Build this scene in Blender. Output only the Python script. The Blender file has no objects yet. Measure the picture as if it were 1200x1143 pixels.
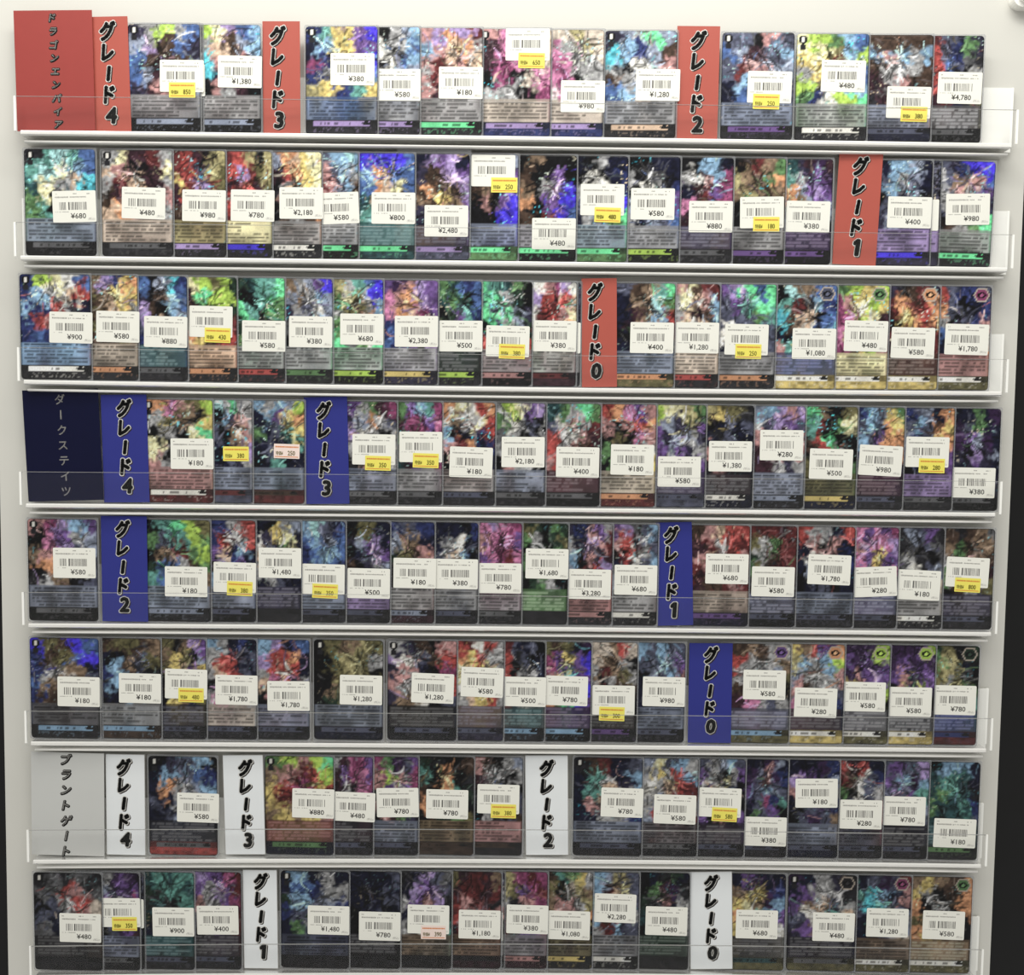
import bpy, math, random
import numpy as np

# ------------------------------------------------------------------ camera, light, exposure
scn = bpy.context.scene
COL = scn.collection
CAM_ROT = (1.5066539, -0.0107865, -0.0115796)
CAM_LOC = (0.398832, -0.832552, -0.23727)
FPX = 1155.001
cam_data = bpy.data.cameras.new('camera'); cam = bpy.data.objects.new('camera', cam_data); COL.objects.link(cam)
cam.rotation_euler = CAM_ROT; cam.location = CAM_LOC
cam_data.sensor_fit = 'HORIZONTAL'; cam_data.sensor_width = 36.0; cam_data.lens = 36.0 * FPX / 1200.0
cam_data.clip_start = 0.01; cam_data.clip_end = 50
scn.camera = cam
scn.view_settings.view_transform = 'Standard'; scn.view_settings.look = 'None'
scn.view_settings.gamma = 1; scn.view_settings.use_curve_mapping = False
scn.view_settings.exposure = 0.0
scn.cycles.transparent_max_bounces = 24

world = bpy.data.worlds.new('world'); scn.world = world; world.use_nodes = True
wb = world.node_tree.nodes['Background']
wb.inputs['Color'].default_value = (1.0, 0.985, 0.94, 1); wb.inputs['Strength'].default_value = 0.52

def area_light(name, loc, target, sx, sy, power, color):
    d = bpy.data.lights.new(name, 'AREA'); d.shape = 'RECTANGLE'; d.size = sx; d.size_y = sy
    d.energy = power; d.color = color
    o = bpy.data.objects.new(name, d); COL.objects.link(o); o.location = loc
    v = np.array(target) - np.array(loc)
    from mathutils import Vector
    o.rotation_euler = Vector(v).to_track_quat('-Z', 'Y').to_euler()
    return o
area_light('ceiling_light', (0.30, -0.95, 1.25), (0.36, 0.0, -0.15), 2.0, 1.1, 31.0, (1.0, 0.985, 0.93))
area_light('shelf_light', (0.36, -0.24, 0.42), (0.38, 0.01, 0.0), 1.0, 0.04, 2.6, (1.0, 0.985, 0.92))  # added strip lamp out of view, brightens the top of the panel

# ------------------------------------------------------------------ pixel of the 1200x1143 frame -> point on a vertical plane y
W_, H_ = 1200.0, 1143.0
def _rot(a, b, c):
    ca, sa, cb, sb, cc, sc = math.cos(a), math.sin(a), math.cos(b), math.sin(b), math.cos(c), math.sin(c)
    Rx = np.array([[1,0,0],[0,ca,-sa],[0,sa,ca]]); Ry = np.array([[cb,0,sb],[0,1,0],[-sb,0,cb]]); Rz = np.array([[cc,-sc,0],[sc,cc,0],[0,0,1]])
    return Rz @ Ry @ Rx
_R = _rot(*CAM_ROT); _C = np.array(CAM_LOC)
def at(px, py, y=0.0):
    d = _R @ np.array([(px - W_/2)/FPX, -(py - H_/2)/FPX, -1.0])
    p = _C + d * ((y - _C[1]) / d[1])
    return float(p[0]), float(p[2])

# ------------------------------------------------------------------ materials
def srgb(h):
    h = h.lstrip('#'); v = [int(h[i:i+2], 16)/255 for i in (0, 2, 4)]
    return np.array([c/12.92 if c <= 0.04045 else ((c+0.055)/1.055)**2.4 for c in v])
def lin(h): return tuple(srgb(h)) + (1.0,)
def mat(name, color, rough=0.5, spec=0.5, noise=0.0, scale=60.0, bump=0.0, metallic=0.0, coat=0.0):
    m = bpy.data.materials.new(name); m.use_nodes = True
    nt = m.node_tree; b = nt.nodes['Principled BSDF']
    b.inputs['Base Color'].default_value = color; b.inputs['Roughness'].default_value = rough
    b.inputs['Specular IOR Level'].default_value = spec; b.inputs['Metallic'].default_value = metallic
    b.inputs['Coat Weight'].default_value = coat
    if noise or bump:
        tc = nt.nodes.new('ShaderNodeTexCoord'); n = nt.nodes.new('ShaderNodeTexNoise')
        n.inputs['Scale'].default_value = scale; n.inputs['Detail'].default_value = 5
        nt.links.new(tc.outputs['Object'], n.inputs['Vector'])
        if noise:
            mx = nt.nodes.new('ShaderNodeMix'); mx.data_type = 'RGBA'
            mx.inputs[6].default_value = tuple(c*(1-noise) for c in color[:3]) + (1,)
            mx.inputs[7].default_value = tuple(min(1, c*(1+noise)) for c in color[:3]) + (1,)
            nt.links.new(n.outputs['Fac'], mx.inputs[0]); nt.links.new(mx.outputs[2], b.inputs['Base Color'])
        if bump:
            bp = nt.nodes.new('ShaderNodeBump'); bp.inputs['Strength'].default_value = bump; bp.inputs['Distance'].default_value = 0.001
            nt.links.new(n.outputs['Fac'], bp.inputs['Height']); nt.links.new(bp.outputs['Normal'], b.inputs['Normal'])
    return m
def clear_mat(name, tint, opacity, rough=0.1, gloss=0.06):
    m = bpy.data.materials.new(name); m.use_nodes = True; nt = m.node_tree; nt.nodes.clear()
    out = nt.nodes.new('ShaderNodeOutputMaterial'); tr = nt.nodes.new('ShaderNodeBsdfTransparent'); df = nt.nodes.new('ShaderNodeBsdfDiffuse')
    gl = nt.nodes.new('ShaderNodeBsdfGlossy'); m1 = nt.nodes.new('ShaderNodeMixShader'); m2 = nt.nodes.new('ShaderNodeMixShader')
    df.inputs['Color'].default_value = tint; gl.inputs['Roughness'].default_value = rough; m1.inputs[0].default_value = opacity
    fr = nt.nodes.new('ShaderNodeFresnel'); fr.inputs['IOR'].default_value = 1.3
    mm = nt.nodes.new('ShaderNodeMath'); mm.operation = 'MULTIPLY'; mm.inputs[1].default_value = gloss*10
    nt.links.new(fr.outputs[0], mm.inputs[0]); nt.links.new(mm.outputs[0], m2.inputs[0])
    nt.links.new(tr.outputs[0], m1.inputs[1]); nt.links.new(df.outputs[0], m1.inputs[2])
    nt.links.new(m1.outputs[0], m2.inputs[1]); nt.links.new(gl.outputs[0], m2.inputs[2]); nt.links.new(m2.outputs[0], out.inputs['Surface'])
    return m
M = {
 'panel': mat('white_wall_panel', (0.60, 0.592, 0.55, 1), 0.38, 0.35, 0.02, 6, 0.05),
 'dark': mat('black_fixture', (0.011, 0.010, 0.009, 1), 0.6, 0.3, 0.3, 14),
 'dark2': mat('black_fixture_trim', (0.006, 0.006, 0.0065, 1), 0.5, 0.3, 0.3, 30),
 'acry': clear_mat('clear_acrylic_lip', (0.85, 0.85, 0.82, 1), 0.006, 0.03, 0.02),
 'acry_edge': clear_mat('acrylic_cut_edge', (0.34, 0.34, 0.33, 1), 0.45, 0.3, 0.05),
 'acry_end': mat('acrylic_end_edge', (0.92, 0.92, 0.88, 1), 0.2, 0.6, 0.02, 50),
 'acry_back': clear_mat('acrylic_back_plate', (0.97, 0.97, 0.93, 1), 0.80, 0.15, 0.05),
 'ledge': clear_mat('frosted_acrylic_ledge', (0.99, 0.98, 0.95, 1), 0.74, 0.2, 0.08),
 'caustic': mat('white_mounting_rail', (0.95, 0.94, 0.90, 1), 0.18, 0.8, 0.02, 40),  # bright white for the added strip that imitates a caustic line
 'sleeve': clear_mat('clear_card_sleeve', (0.42, 0.43, 0.45, 1), 0.30, 0.12, 0.08),
 'sticker': mat('cream_sticker_paper', (0.79, 0.785, 0.72, 1), 0.45, 0.35, 0.02, 300),
 'sticker_edge': mat('blank_sticker_paper', (0.80, 0.80, 0.73, 1), 0.5, 0.3, 0.02, 300),
 'yellow': mat('yellow_sticker_paper', (0.80, 0.72, 0.13, 1), 0.45, 0.35, 0.03, 300),
 'pink': mat('pinkish_sticker_paper', (0.82, 0.68, 0.62, 1), 0.45, 0.35, 0.03, 300),
 'ink': mat('black_print', (0.07, 0.067, 0.065, 1), 0.6, 0.2, 0.1, 500),
 'ink_soft': mat('grey_print', (0.33, 0.32, 0.30, 1), 0.6, 0.2, 0.1, 500),
 'ink_bar': mat('barcode_print', (0.12, 0.115, 0.11, 1), 0.6, 0.2, 0.1, 500),
 'ink_olive': mat('stamped_print', (0.17, 0.145, 0.03, 1), 0.6, 0.2, 0.1, 500),
 'ink_red': mat('red_print', (0.62, 0.20, 0.05, 1), 0.6, 0.2, 0.1, 500),
 'red_dark': mat('deep_red_paper', (0.30, 0.045, 0.038, 1), 0.45, 0.35, 0.05, 90, 0.05),
 'red': mat('red_paper', (0.40, 0.085, 0.062, 1), 0.4, 0.4, 0.04, 90, 0.05),
 'navy': mat('navy_paper', (0.004, 0.005, 0.026, 1), 0.35, 0.15, 0.1, 90, 0.05),
 'blue': mat('blue_paper', (0.030, 0.036, 0.215, 1), 0.4, 0.15, 0.05, 90, 0.05),
 'greyp': mat('light_grey_paper', (0.53, 0.535, 0.52, 1), 0.5, 0.3, 0.02, 90, 0.05),
 'whitep': mat('white_paper', (0.74, 0.765, 0.78, 1), 0.45, 0.35, 0.02, 90, 0.05),
 'glyph': mat('black_lettering', (0.010, 0.010, 0.010, 1), 0.5, 0.3, 0.1, 300),
 'glyph_out': mat('white_letter_outline', (0.80, 0.79, 0.75, 1), 0.5, 0.3, 0.02, 300),
 'glyph_sh': mat('letter_drop_shadow_print', (0.05, 0.035, 0.03, 1), 0.5, 0.3, 0.1, 300),
 'glyph_grey': mat('grey_lettering', (0.42, 0.41, 0.39, 1), 0.5, 0.3, 0.05, 300),
 'bracket': mat('white_plastic', (0.93, 0.92, 0.87, 1), 0.3, 0.5, 0.01, 40),
}
def card_material():
    m = bpy.data.materials.new('printed_foil_card'); m.use_nodes = True; nt = m.node_tree; b = nt.nodes['Principled BSDF']
    a = nt.nodes.new('ShaderNodeVertexColor'); a.layer_name = 'print'
    tc = nt.nodes.new('ShaderNodeTexCoord'); n = nt.nodes.new('ShaderNodeTexNoise'); n.inputs['Scale'].default_value = 900; n.inputs['Detail'].default_value = 3
    mr = nt.nodes.new('ShaderNodeMapRange'); mr.inputs[3].default_value = 0.72; mr.inputs[4].default_value = 1.28
    vm = nt.nodes.new('ShaderNodeVectorMath'); vm.operation = 'SCALE'
    nt.links.new(tc.outputs['Object'], n.inputs['Vector']); nt.links.new(n.outputs['Fac'], mr.inputs[0])
    nt.links.new(a.outputs['Color'], vm.inputs[0]); nt.links.new(mr.outputs[0], vm.inputs['Scale']); nt.links.new(vm.outputs[0], b.inputs['Base Color'])
    b.inputs['Roughness'].default_value = 0.30; b.inputs['Specular IOR Level'].default_value = 0.22
    return m
M['card'] = card_material()

# ------------------------------------------------------------------ object helpers
def tag(o, label=None, cat=None, group=None, kind=None):
    if label: o['label'] = label
    if cat: o['category'] = cat
    if group: o['group'] = group
    if kind: o['kind'] = kind
    return o
def mesh(name, verts, faces, m=None, smooth=False):
    me = bpy.data.meshes.new(name); me.from_pydata([tuple(v) for v in verts], [], faces)
    if m: me.materials.append(M[m])
    if smooth: me.polygons.foreach_set('use_smooth', [True]*len(me.polygons))
    me.update(); return me
def link(name, me, parent=None, loc=(0,0,0), rot=(0,0,0)):
    o = bpy.data.objects.new(name, me); COL.objects.link(o); o.location = loc; o.rotation_euler = rot
    if parent: o.parent = parent
    return o
def empty(name, loc, rot=(0,0,0)):
    o = bpy.data.objects.new(name, None); o.empty_display_size = 0.01; COL.objects.link(o); o.location = loc; o.rotation_euler = rot
    return o
def rrect(w, h, r, n=4, cx=0.0, cz=0.0):
    pts = []
    for (sx, sz, a0) in ((1, 1, 0), (-1, 1, 90), (-1, -1, 180), (1, -1, 270)):
        for k in range(n+1):
            a = math.radians(a0 + 90*k/n)
            pts.append((cx + sx*(w/2-r) + r*math.cos(a), cz + sz*(h/2-r) + r*math.sin(a)))
    return pts
def slab(name, outline, y0, y1, m, back=None):
    """closed plate from an outline in x,z; y0 front (towards the viewer), y1 back"""
    n = len(outline)
    v = [(x, y0, z) for x, z in outline] + [(x, y1, z) for x, z in outline]
    f = [tuple(range(n)), tuple(range(2*n-1, n-1, -1))] + [(i+n, (i+1) % n + n, (i+1) % n, i) for i in range(n)]
    return mesh(name, v, f, m)
def sweep(name, profile, x0, x1, zf, m, seg=14, smooth=False):
    """profile: closed list of (y, z); swept along x on the curve zf(x)"""
    n = len(profile); v = []; f = []
    for i in range(seg+1):
        x = x0 + (x1-x0)*i/seg; dz = zf(x)
        v += [(x, y, z+dz) for y, z in profile]
    for i in range(seg):
        for k in range(n):
            a, b = i*n+k, i*n+(k+1) % n
            f.append((a, a+n, b+n, b))
    f.append(tuple(range(n))); f.append(tuple(seg*n + k for k in reversed(range(n))))
    me = mesh(name, v, f, m)
    if smooth:
        me.polygons.foreach_set('use_smooth', [len(p.vertices) == 4 for p in me.polygons]); me.update()
    return me
def cuboid(name, x0, x1, y0, y1, z0, z1, m):
    return slab(name, [(x0, z0), (x1, z0), (x1, z1), (x0, z1)][::-1], y0, y1, m)
_tx = {}
def text_tris(s, size, align='LEFT'):
    """text as triangles (verts Nx2, faces), in x,z; cached"""
    key = (s, size, align)
    if key in _tx: return _tx[key]
    c = bpy.data.curves.new('t', 'FONT'); c.body = s; c.size = size; c.align_x = align; c.resolution_u = 2; c.fill_mode = 'FRONT'
    o = bpy.data.objects.new('t', c); COL.objects.link(o)
    me = bpy.data.meshes.new_from_object(o)
    v = np.array([x.co[:2] for x in me.vertices]).reshape(-1, 2); f = [tuple(p.vertices) for p in me.polygons]
    bpy.data.objects.remove(o); bpy.data.curves.remove(c); bpy.data.meshes.remove(me)
    _tx[key] = (v, f); return v, f
def flat_mesh(name, chunks, m, y=0.0):
    """chunks: list of (verts2d, faces) merged as one flat print facing -y"""
    V = []; F = []; o = 0
    for v, f in chunks:
        V += [(float(a), y, float(b)) for a, b in v]; F += [tuple(i+o for i in q) for q in f]; o += len(v)
    return mesh(name, V, F, m)
def quad(x0, z0, x1, z1): return (np.array([(x0, z0), (x1, z0), (x1, z1), (x0, z1)]), [(0, 1, 2, 3)])

# ------------------------------------------------------------------ setting: white display panel, black surroundings
PY = 0.0100            # face of the panel
lt = at(-3, 400, PY); lb = at(8.5, 1060, PY); rt = at(1195, 330, PY); rb = at(1159.5, 1143, PY)
def xl(z): return lb[0] + (lt[0]-lb[0])*(z-lb[1])/(lt[1]-lb[1])
def xr_(z): return rb[0] + (rt[0]-rb[0])*(z-rb[1])/(rt[1]-rb[1])
ZT, ZB = 0.45, -1.05
tag(link('wall_panel', slab('wall_panel', [(xr_(ZT), ZT), (xl(ZT), ZT), (xl(ZB), ZB), (xr_(ZB), ZB)], PY, PY+0.02, 'panel')), kind='structure')
tag(link('wall_back', cuboid('wall_back', -1.5, 2.4, 0.20, 0.22, -1.6, 1.5, 'dark')), kind='structure')
tag(link('trim_1', cuboid('trim_1', xr_(-0.6)+0.0165, xr_(-0.6)+0.09, 0.08, 0.199, -1.6, 1.5, 'dark2')), kind='structure')
tag(link('trim_2', cuboid('trim_2', xl(-0.6)-0.09, xl(-0.6)-0.025, 0.08, 0.199, -1.6, 1.5, 'dark2')), kind='structure')
# white rounded bracket at the top right corner of the panel
bx0, bz0 = at(1191.5, 4.5, -0.004); bw, bh = 0.046, 0.05
br = empty('wall_bracket', (bx0 + bw/2, PY, bz0))
tag(br, 'white rounded plastic bracket at the top right corner of the white panel', 'bracket')
link('bracket_plate', slab('bracket_plate', rrect(bw, bh, 0.008, 6, 0, bh/2), -0.009, 0.0, 'bracket'), br)
link('bracket_cap', slab('bracket_cap', rrect(bw-0.006, bh-0.006, 0.006, 6, 0, bh/2), -0.013, -0.009, 'bracket'), br)
link('screw', slab('screw', rrect(0.006, 0.006, 0.0029, 4, 0.008, bh*0.62), -0.0142, -0.013, 'ledge'), br)

# ------------------------------------------------------------------ acrylic trays
BASE = [((20,153.3),(600,160.3),(1148,168.3)), ((28,299.3),(600,306),(1157,313)), ((28,444),(600,452.5),(1157,457.5)),
        ((32,588),(600,592.8),(1165,599)), ((33,727.5),(600,731.5),(1160,738)), ((35,865),(600,868.5),(1142,873.3)),
        ((37,1003),(600,1002.3),(1142,1008)), ((40,1137.5),(600,1134.8),(1137,1141))]
LIPX = [(18,1192,135),(18,1187,280),(22,1180.5,425),(24.5,1173,570),(27.5,1168,710),(30.5,1162,850),(33,1156,985),(36,1151,1120)]
ROWN = ['top', 'second', 'third', 'fourth', 'fifth', 'sixth', 'seventh', 'bottom']
ZC = []
for r in range(8):
    P3 = [at(*p) for p in BASE[r]]
    co = np.polyfit([p[0] for p in P3], [p[1] for p in P3], 2)
    ZC.append(co)
def zb(r, x): return float(np.polyval(ZC[r], x))
LEDGE_LOOK = ['holding the dark red section sign', 'holding silver-framed cards and the red grade 1 sign', 'holding the red grade 0 sign',
              'holding the navy section sign', 'holding the blue grade 2 and grade 1 signs', 'holding the blue grade 0 sign',
              'holding the light grey section sign', 'holding white grade 1 and grade 0 signs']
LEDGE_LOOK[1] = 'holding the red grade 1 sign'
for r in range(8):
    xa, xb = at(LIPX[r][0], LIPX[r][2], -0.007)[0], at(LIPX[r][1], LIPX[r][2], -0.007)[0]
    zf = lambda x, r=r: zb(r, x) - zb(r, (xa+xb)/2)
    t = empty('card_tray', (0, 0, zb(r, (xa+xb)/2)))
    tag(t, f'clear acrylic card tray, {ROWN[r]} of eight, {LEDGE_LOOK[r]}', 'tray', 'acrylic trays on the white panel')
    g = -0.0011
    link('base_ledge', sweep('base_ledge', [(-0.0058, g), (-0.0064, g-0.0012), (-0.0064, g-0.0030), (-0.0052, g-0.0040), (0.0075, g-0.0040), (0.0075, g)], xa+0.0035, xb-0.0035, zf, 'ledge', 16), t)
    link('front_lip', sweep('front_lip', [(-0.0078, g-0.0030), (-0.0078, 0.0252), (-0.0066, 0.0252), (-0.0066, g-0.0030)], xa, xb, zf, 'acry', 16), t)
    link('lip_edge', sweep('lip_edge', [(-0.0078, 0.0253), (-0.0076, 0.0257), (-0.0068, 0.0257), (-0.0066, 0.0253)], xa, xb, zf, 'acry_edge', 16), t)
    for s, xx in ((0, xa), (1, xb)):
        zz = zf(xx)
        link('lip_end', cuboid('lip_end', xx-0.0009, xx+0.0009, -0.0079, -0.0065, zz+g-0.001, zz+0.0256, 'acry_end'), t)
        link('back_end', cuboid('back_end', xx-0.0009+(0.0006 if s == 0 else 0.0022), xx+0.0009+(0.0006 if s == 0 else 0.0022), 0.0061, 0.0080, zz+g, zz+0.0480, 'acry_end'), t)
    link('back_plate', sweep('back_plate', [(0.0062, g-0.004), (0.0062, 0.0478), (0.0076, 0.0478), (0.0076, g-0.004)], xa+0.0008, xb+0.0022, zf, 'acry_back', 16), t)
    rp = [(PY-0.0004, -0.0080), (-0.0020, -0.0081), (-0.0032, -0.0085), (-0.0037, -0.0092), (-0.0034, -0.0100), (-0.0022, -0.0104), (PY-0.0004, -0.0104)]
    link('mounting_rail', sweep('mounting_rail', rp, xa+0.005, xb-0.0045, zf, 'caustic', 16, True), t)  # added strip, shaped to stand in for the caustic line below the tray

# ------------------------------------------------------------------ shared sticker meshes
SW, SH = 0.0363, 0.0257
ME_STICK = slab('price_sticker', rrect(SW, SH, 0.0010, 3), -0.00012, 0.0, 'sticker')
ME_YEL = slab('discount_sticker', rrect(0.0218, 0.0122, 0.0003, 1), -0.00010, 0.0, 'yellow')
ME_PNK = slab('discount_sticker', rrect(0.0218, 0.0122, 0.0003, 1), -0.00010, 0.0, 'pink')
def barcode_mesh(seed):
    rr = random.Random(seed); ch = []; x = -0.0125
    while x < 0.0105:
        w = rr.choice([0.0003, 0.0003, 0.0005, 0.0007]); gap = rr.choice([0.0004, 0.0005, 0.0005, 0.0008])
        if -0.0070 < x < -0.0060: x += 0.0013; w = 0.0012
        if x > 0.0035 and rr.random() < 0.10: gap += 0.0012
        ch.append(quad(x, -0.0027, x+w, 0.0036)); x += w + gap
    return flat_mesh('barcode', ch, 'ink_bar')
ME_BAR = [barcode_mesh(s) for s in range(7)]
def item_mesh(seed):
    rr = random.Random(100+seed); ch = []
    def dashes(x0, x1, z, h, dens=0.8):
        x = x0
        while x < x1:
            w = rr.uniform(0.0003, 0.0009)
            if rr.random() < dens: ch.append(quad(x, z - h*rr.uniform(0.7, 1)/2, x+w, z + h*rr.uniform(0.7, 1)/2))
            x += w + rr.uniform(0.00015, 0.0003)
    dashes(-0.0160, -0.0145, 0.0103, 0.0009); dashes(-0.0012, 0.0020, 0.0104, 0.0010); dashes(0.0100, 0.0135, 0.0103, 0.0010)
    a = rr.uniform(-0.006, 0.002)
    dashes(-0.0158, a, 0.0077, 0.0014, 0.95)
    dashes(a+0.0012, rr.uniform(0.008, 0.0145), 0.0077, 0.0011, 0.9)
    dashes(-0.0160, -0.0050, -0.0043, 0.0007, 0.7)
    return flat_mesh('item_print', ch, 'ink_soft')
ME_ITEM = [item_mesh(s) for s in range(7)]
def grow(v, f, rad, n=4):
    out = [(v, f)]
    for k in range(n):
        a = 2*math.pi*k/n
        out.append((v + np.array([math.cos(a), math.sin(a)])*rad, f))
    return out
_price = {}
def price_mesh(p):
    if p in _price: return _price[p]
    v, f = text_tris('¥' + p, 0.0059, 'RIGHT'); v = v*np.array([1.05 if len(p) < 4 else 0.98, 1.0]) + np.array([0.0096, -0.0097])
    v2, f2 = text_tris('(税込)', 0.0022, 'LEFT'); v2 = v2 + np.array([0.0112, -0.0110])
    _price[p] = (flat_mesh('price_print', grow(v, f, 0.00008), 'ink'), flat_mesh('tax_print', [(v2, f2)], 'ink_soft'))
    return _price[p]
_disc = {}
def disc_mesh(p):
    if p in _disc: return _disc[p]
    v, f = text_tris('特価¥', 0.0034, 'LEFT'); v = v*np.array([0.70, 1.1]) + np.array([-0.0092, -0.0032])
    v2, f2 = text_tris(p, 0.0054, 'LEFT'); v2 = v2*np.array([0.78, 1.0]) + np.array([0.0008, -0.0034])
    _disc[p] = flat_mesh('discount_print', grow(v, f, 0.00006) + grow(v2, f2, 0.00012), 'ink_olive')
    return _disc[p]
def line_mesh():
    rr = random.Random(5); ch = []; x = -0.0096
    while x < 0.0096:
        w = rr.uniform(0.0004, 0.0012); ch.append(quad(x, 0.0030, x+w, 0.0042)); x += w + 0.00025
    ch.append(quad(-0.0098, -0.0050, 0.0098, -0.0044)); return flat_mesh('red_line_print', ch, 'ink_red')
ME_LINE = line_mesh()
CW, CH, CT = 0.0593, 0.0868, 0.00030
ME_SLEEVE = slab('sleeve', rrect(CW+0.0026, CH+0.0024, 0.0016, 3, 0, CH/2+0.0001), 0.00002, 0.00016, 'sleeve')

# ------------------------------------------------------------------ printed card faces
PAL = dict(k='18181e', K='303038', g='686a70', G='a2a4a8', w='e6e6e0', n='1c2040', N='2c3c7c', b='4470b4', B='7cb0d8', c='4cc4d8', C='98dce0',
 i='4c38e4', p='44285a', P='7650a0', l='a88ed0', m='9c3c78', M='d478b0', r='742a2e', R='bc3e38', o='dc7430', O='e09858', y='dcc450', Y='ece8a8',
 e='284434', E='5a9050', f='a8cc48', F='68e4a0', t='24585e', T='50a499', h='543f32', H='90765a', s='dab898', S='c8baaa', v='8c9ab6', V='585e7a',
 u='3a3654', a='b0a768', A='75703f', d='482838', D='c08888')
PAL = {k: srgb(v) for k, v in PAL.items()}
for _k in PAL:
    _l = float(PAL[_k] @ np.array([.3, .55, .15])); _sat = .20 if _k in 'iFcf' else .36
    PAL[_k] = (PAL[_k]*(1-_sat) + _l*_sat)*np.array([1.02, 1.0, .98])
NX, NZ = 52, 84
UU, VV = np.meshgrid(np.linspace(0, 1, NX+1), np.linspace(1, 0, NZ+1))      # row 0 is the bottom (v runs down from the top edge)
def vnoise(rng, x, y, fx, fy):
    g = rng.random((fy+3, fx+3)); X = x*fx; Y = y*fy; xi = np.clip(X.astype(int), 0, fx+1); yi = np.clip(Y.astype(int), 0, fy+1)
    a = X-xi; b = Y-yi; a = a*a*(3-2*a); b = b*b*(3-2*b)
    return (g[yi, xi]*(1-a)+g[yi, xi+1]*a)*(1-b) + (g[yi+1, xi]*(1-a)+g[yi+1, xi+1]*a)*b
GAIN = 1.0
def paint(seed, grid, ul, txt, bar, bot, icon=False, left=True, foil=0.3):
    """abstract generic card print: patches of colour, strokes, a block of print lines, a name bar; returns colours per vertex"""
    rng = np.random.default_rng(seed)
    u, v = UU, VV; a0 = 0.655
    wx = (vnoise(rng, u, v, 5, 7)-.5)*.9 + (vnoise(rng, u, v, 13, 19)-.5)*.9 + (vnoise(rng, u, v, 26, 40)-.5)*.55
    wy = (vnoise(rng, u, v, 5, 7)-.5)*.9 + (vnoise(rng, u, v, 13, 19)-.5)*.9 + (vnoise(rng, u, v, 26, 40)-.5)*.55
    G = np.array([[PAL[c] for c in row] for row in grid])
    gx = np.clip((u-ul)/max(1e-3, 1-ul)*5 - .5 + wx, 0, 3.999); gy = np.clip(v/a0*5 - .5 + wy, 0, 3.999)
    xi = gx.astype(int); yi = gy.astype(int)
    sh = lambda t: np.clip((t-.5)*2.4+.5, 0, 1)
    fx = sh(gx-xi)[..., None]; fy = sh(gy-yi)[..., None]
    col = (G[yi, xi]*(1-fx)+G[yi, xi+1]*fx)*(1-fy) + (G[yi+1, xi]*(1-fx)+G[yi+1, xi+1]*fx)*fy
    # strokes of the artwork: most of them fan out from one centre, the rest lie across
    asp = CH/CW; ang0 = rng.uniform(0, math.pi); X = u; Y = v*asp
    fx0 = ul + (1-ul)*rng.uniform(.35, .65); fy0 = rng.uniform(.18, .34)*asp; Gm = G.mean((0, 1))
    for k in range(58):
        if k < 34:
            an = rng.uniform(0, 2*math.pi); rad = abs(rng.normal())*.22 + .03
            cx = fx0 + math.cos(an)*rad*(1-ul*.6); cy = fy0 + math.sin(an)*rad; an += rng.normal()*.35
            L = rng.uniform(.04, .16); wd = rng.uniform(.007, .020)
        else:
            cx = ul + (1-ul)*rng.random(); cy = rng.random()*a0*asp
            an = ang0 + rng.normal()*.6; L = rng.uniform(.05, .2); wd = rng.uniform(.005, .014)
        cur = rng.normal()*3
        dx = (X-cx)*math.cos(an)+(Y-cy)*math.sin(an); dy = -(X-cx)*math.sin(an)+(Y-cy)*math.cos(an) - cur*dx*dx
        msk = np.clip(1.5 - np.abs(dy)/(wd*np.clip(1-(dx/L)**2, .05, 1)), 0, 1)*(np.abs(dx) < L)
        base = G[int(np.clip(cy/asp/a0*5, 0, 4)), int(np.clip((cx-ul)/max(1e-3, 1-ul)*5, 0, 4))]
        q = rng.random()
        if q < .58: c = base*.20 + .004
        elif q < .86: c = np.clip(base*1.7+.07, 0, .75)
        else: c = G[rng.integers(5), rng.integers(5)]*.6+Gm*.4
        col = col + (c-col)*(msk*.85)[..., None]
    # glints of holographic foil print
    if foil > 0:
        fn = vnoise(rng, u, v, 40, 60); fm = vnoise(rng, u, v, 4, 6)
        k = np.clip((fn-.80)*8, 0, 1)*np.clip((fm-.5)*4, 0, 1)*foil*2
        hue = vnoise(rng, u, v, 3, 4)[..., None]
        hc = np.clip(np.concatenate([hue*1.0, .75+0*hue, 1-hue*.5], 2), 0, 1)
        col = col + (hc-col)*np.clip(k, 0, .8)[..., None]
    tone = ((.50 + 1.0*vnoise(rng, u, v, 30, 46))*(.75+.5*vnoise(rng, u, v, 9, 13)))[..., None]; col = col*tone
    # block of print lines
    if txt[0] != '-':
        bc = PAL[txt[0]]; dark = txt[1] == 'd'
        top = .665 + rng.uniform(-.02, .015)
        inb = ((v > top) & (v < .865) & (u > .03) & (u < .97)).astype(float)
        blend = bc*(.42 + 1.15*vnoise(rng, u, v, 6, 7))[..., None]+.40*(G[4].mean(0)-bc)*vnoise(rng, u, v, 3, 3)[..., None]
        col = np.where((v > a0-.005)[..., None], bc*.55*(1-.0*tone) + .25*col, col)
        col = col + (blend-col)*(inb*.8)[..., None]
        z = top+.018
        li = 0
        while z < .855:
            br = vnoise(rng, u, v*0+li*.137, 30, 3); end = rng.uniform(.55, 1) if rng.random() < .3 else .96
            m = np.exp(-((v-z)/.0095)**2)*(u > .05)*(u < end)*np.clip((br-.18)*5, .0, 1)
            c = bc*.10 if dark else np.clip(bc*2.5+.22, 0, .7)
            col = col + (c-col)*(m*(.92 if dark else .6))[..., None]; z += .0325; li += 1
    # name bar and footer
    fb = PAL[bot]*(.35 + .9*vnoise(rng, u, v, 16, 34))[..., None]
    col = np.where((v > .868)[..., None], PAL['k']*.6+.4*fb, col)
    col = np.where((v > .925)[..., None], fb, col)
    bcx = PAL[bar]; inb = (v > .876) & (v < .917) & (u > .10) & (u < .90)
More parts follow.
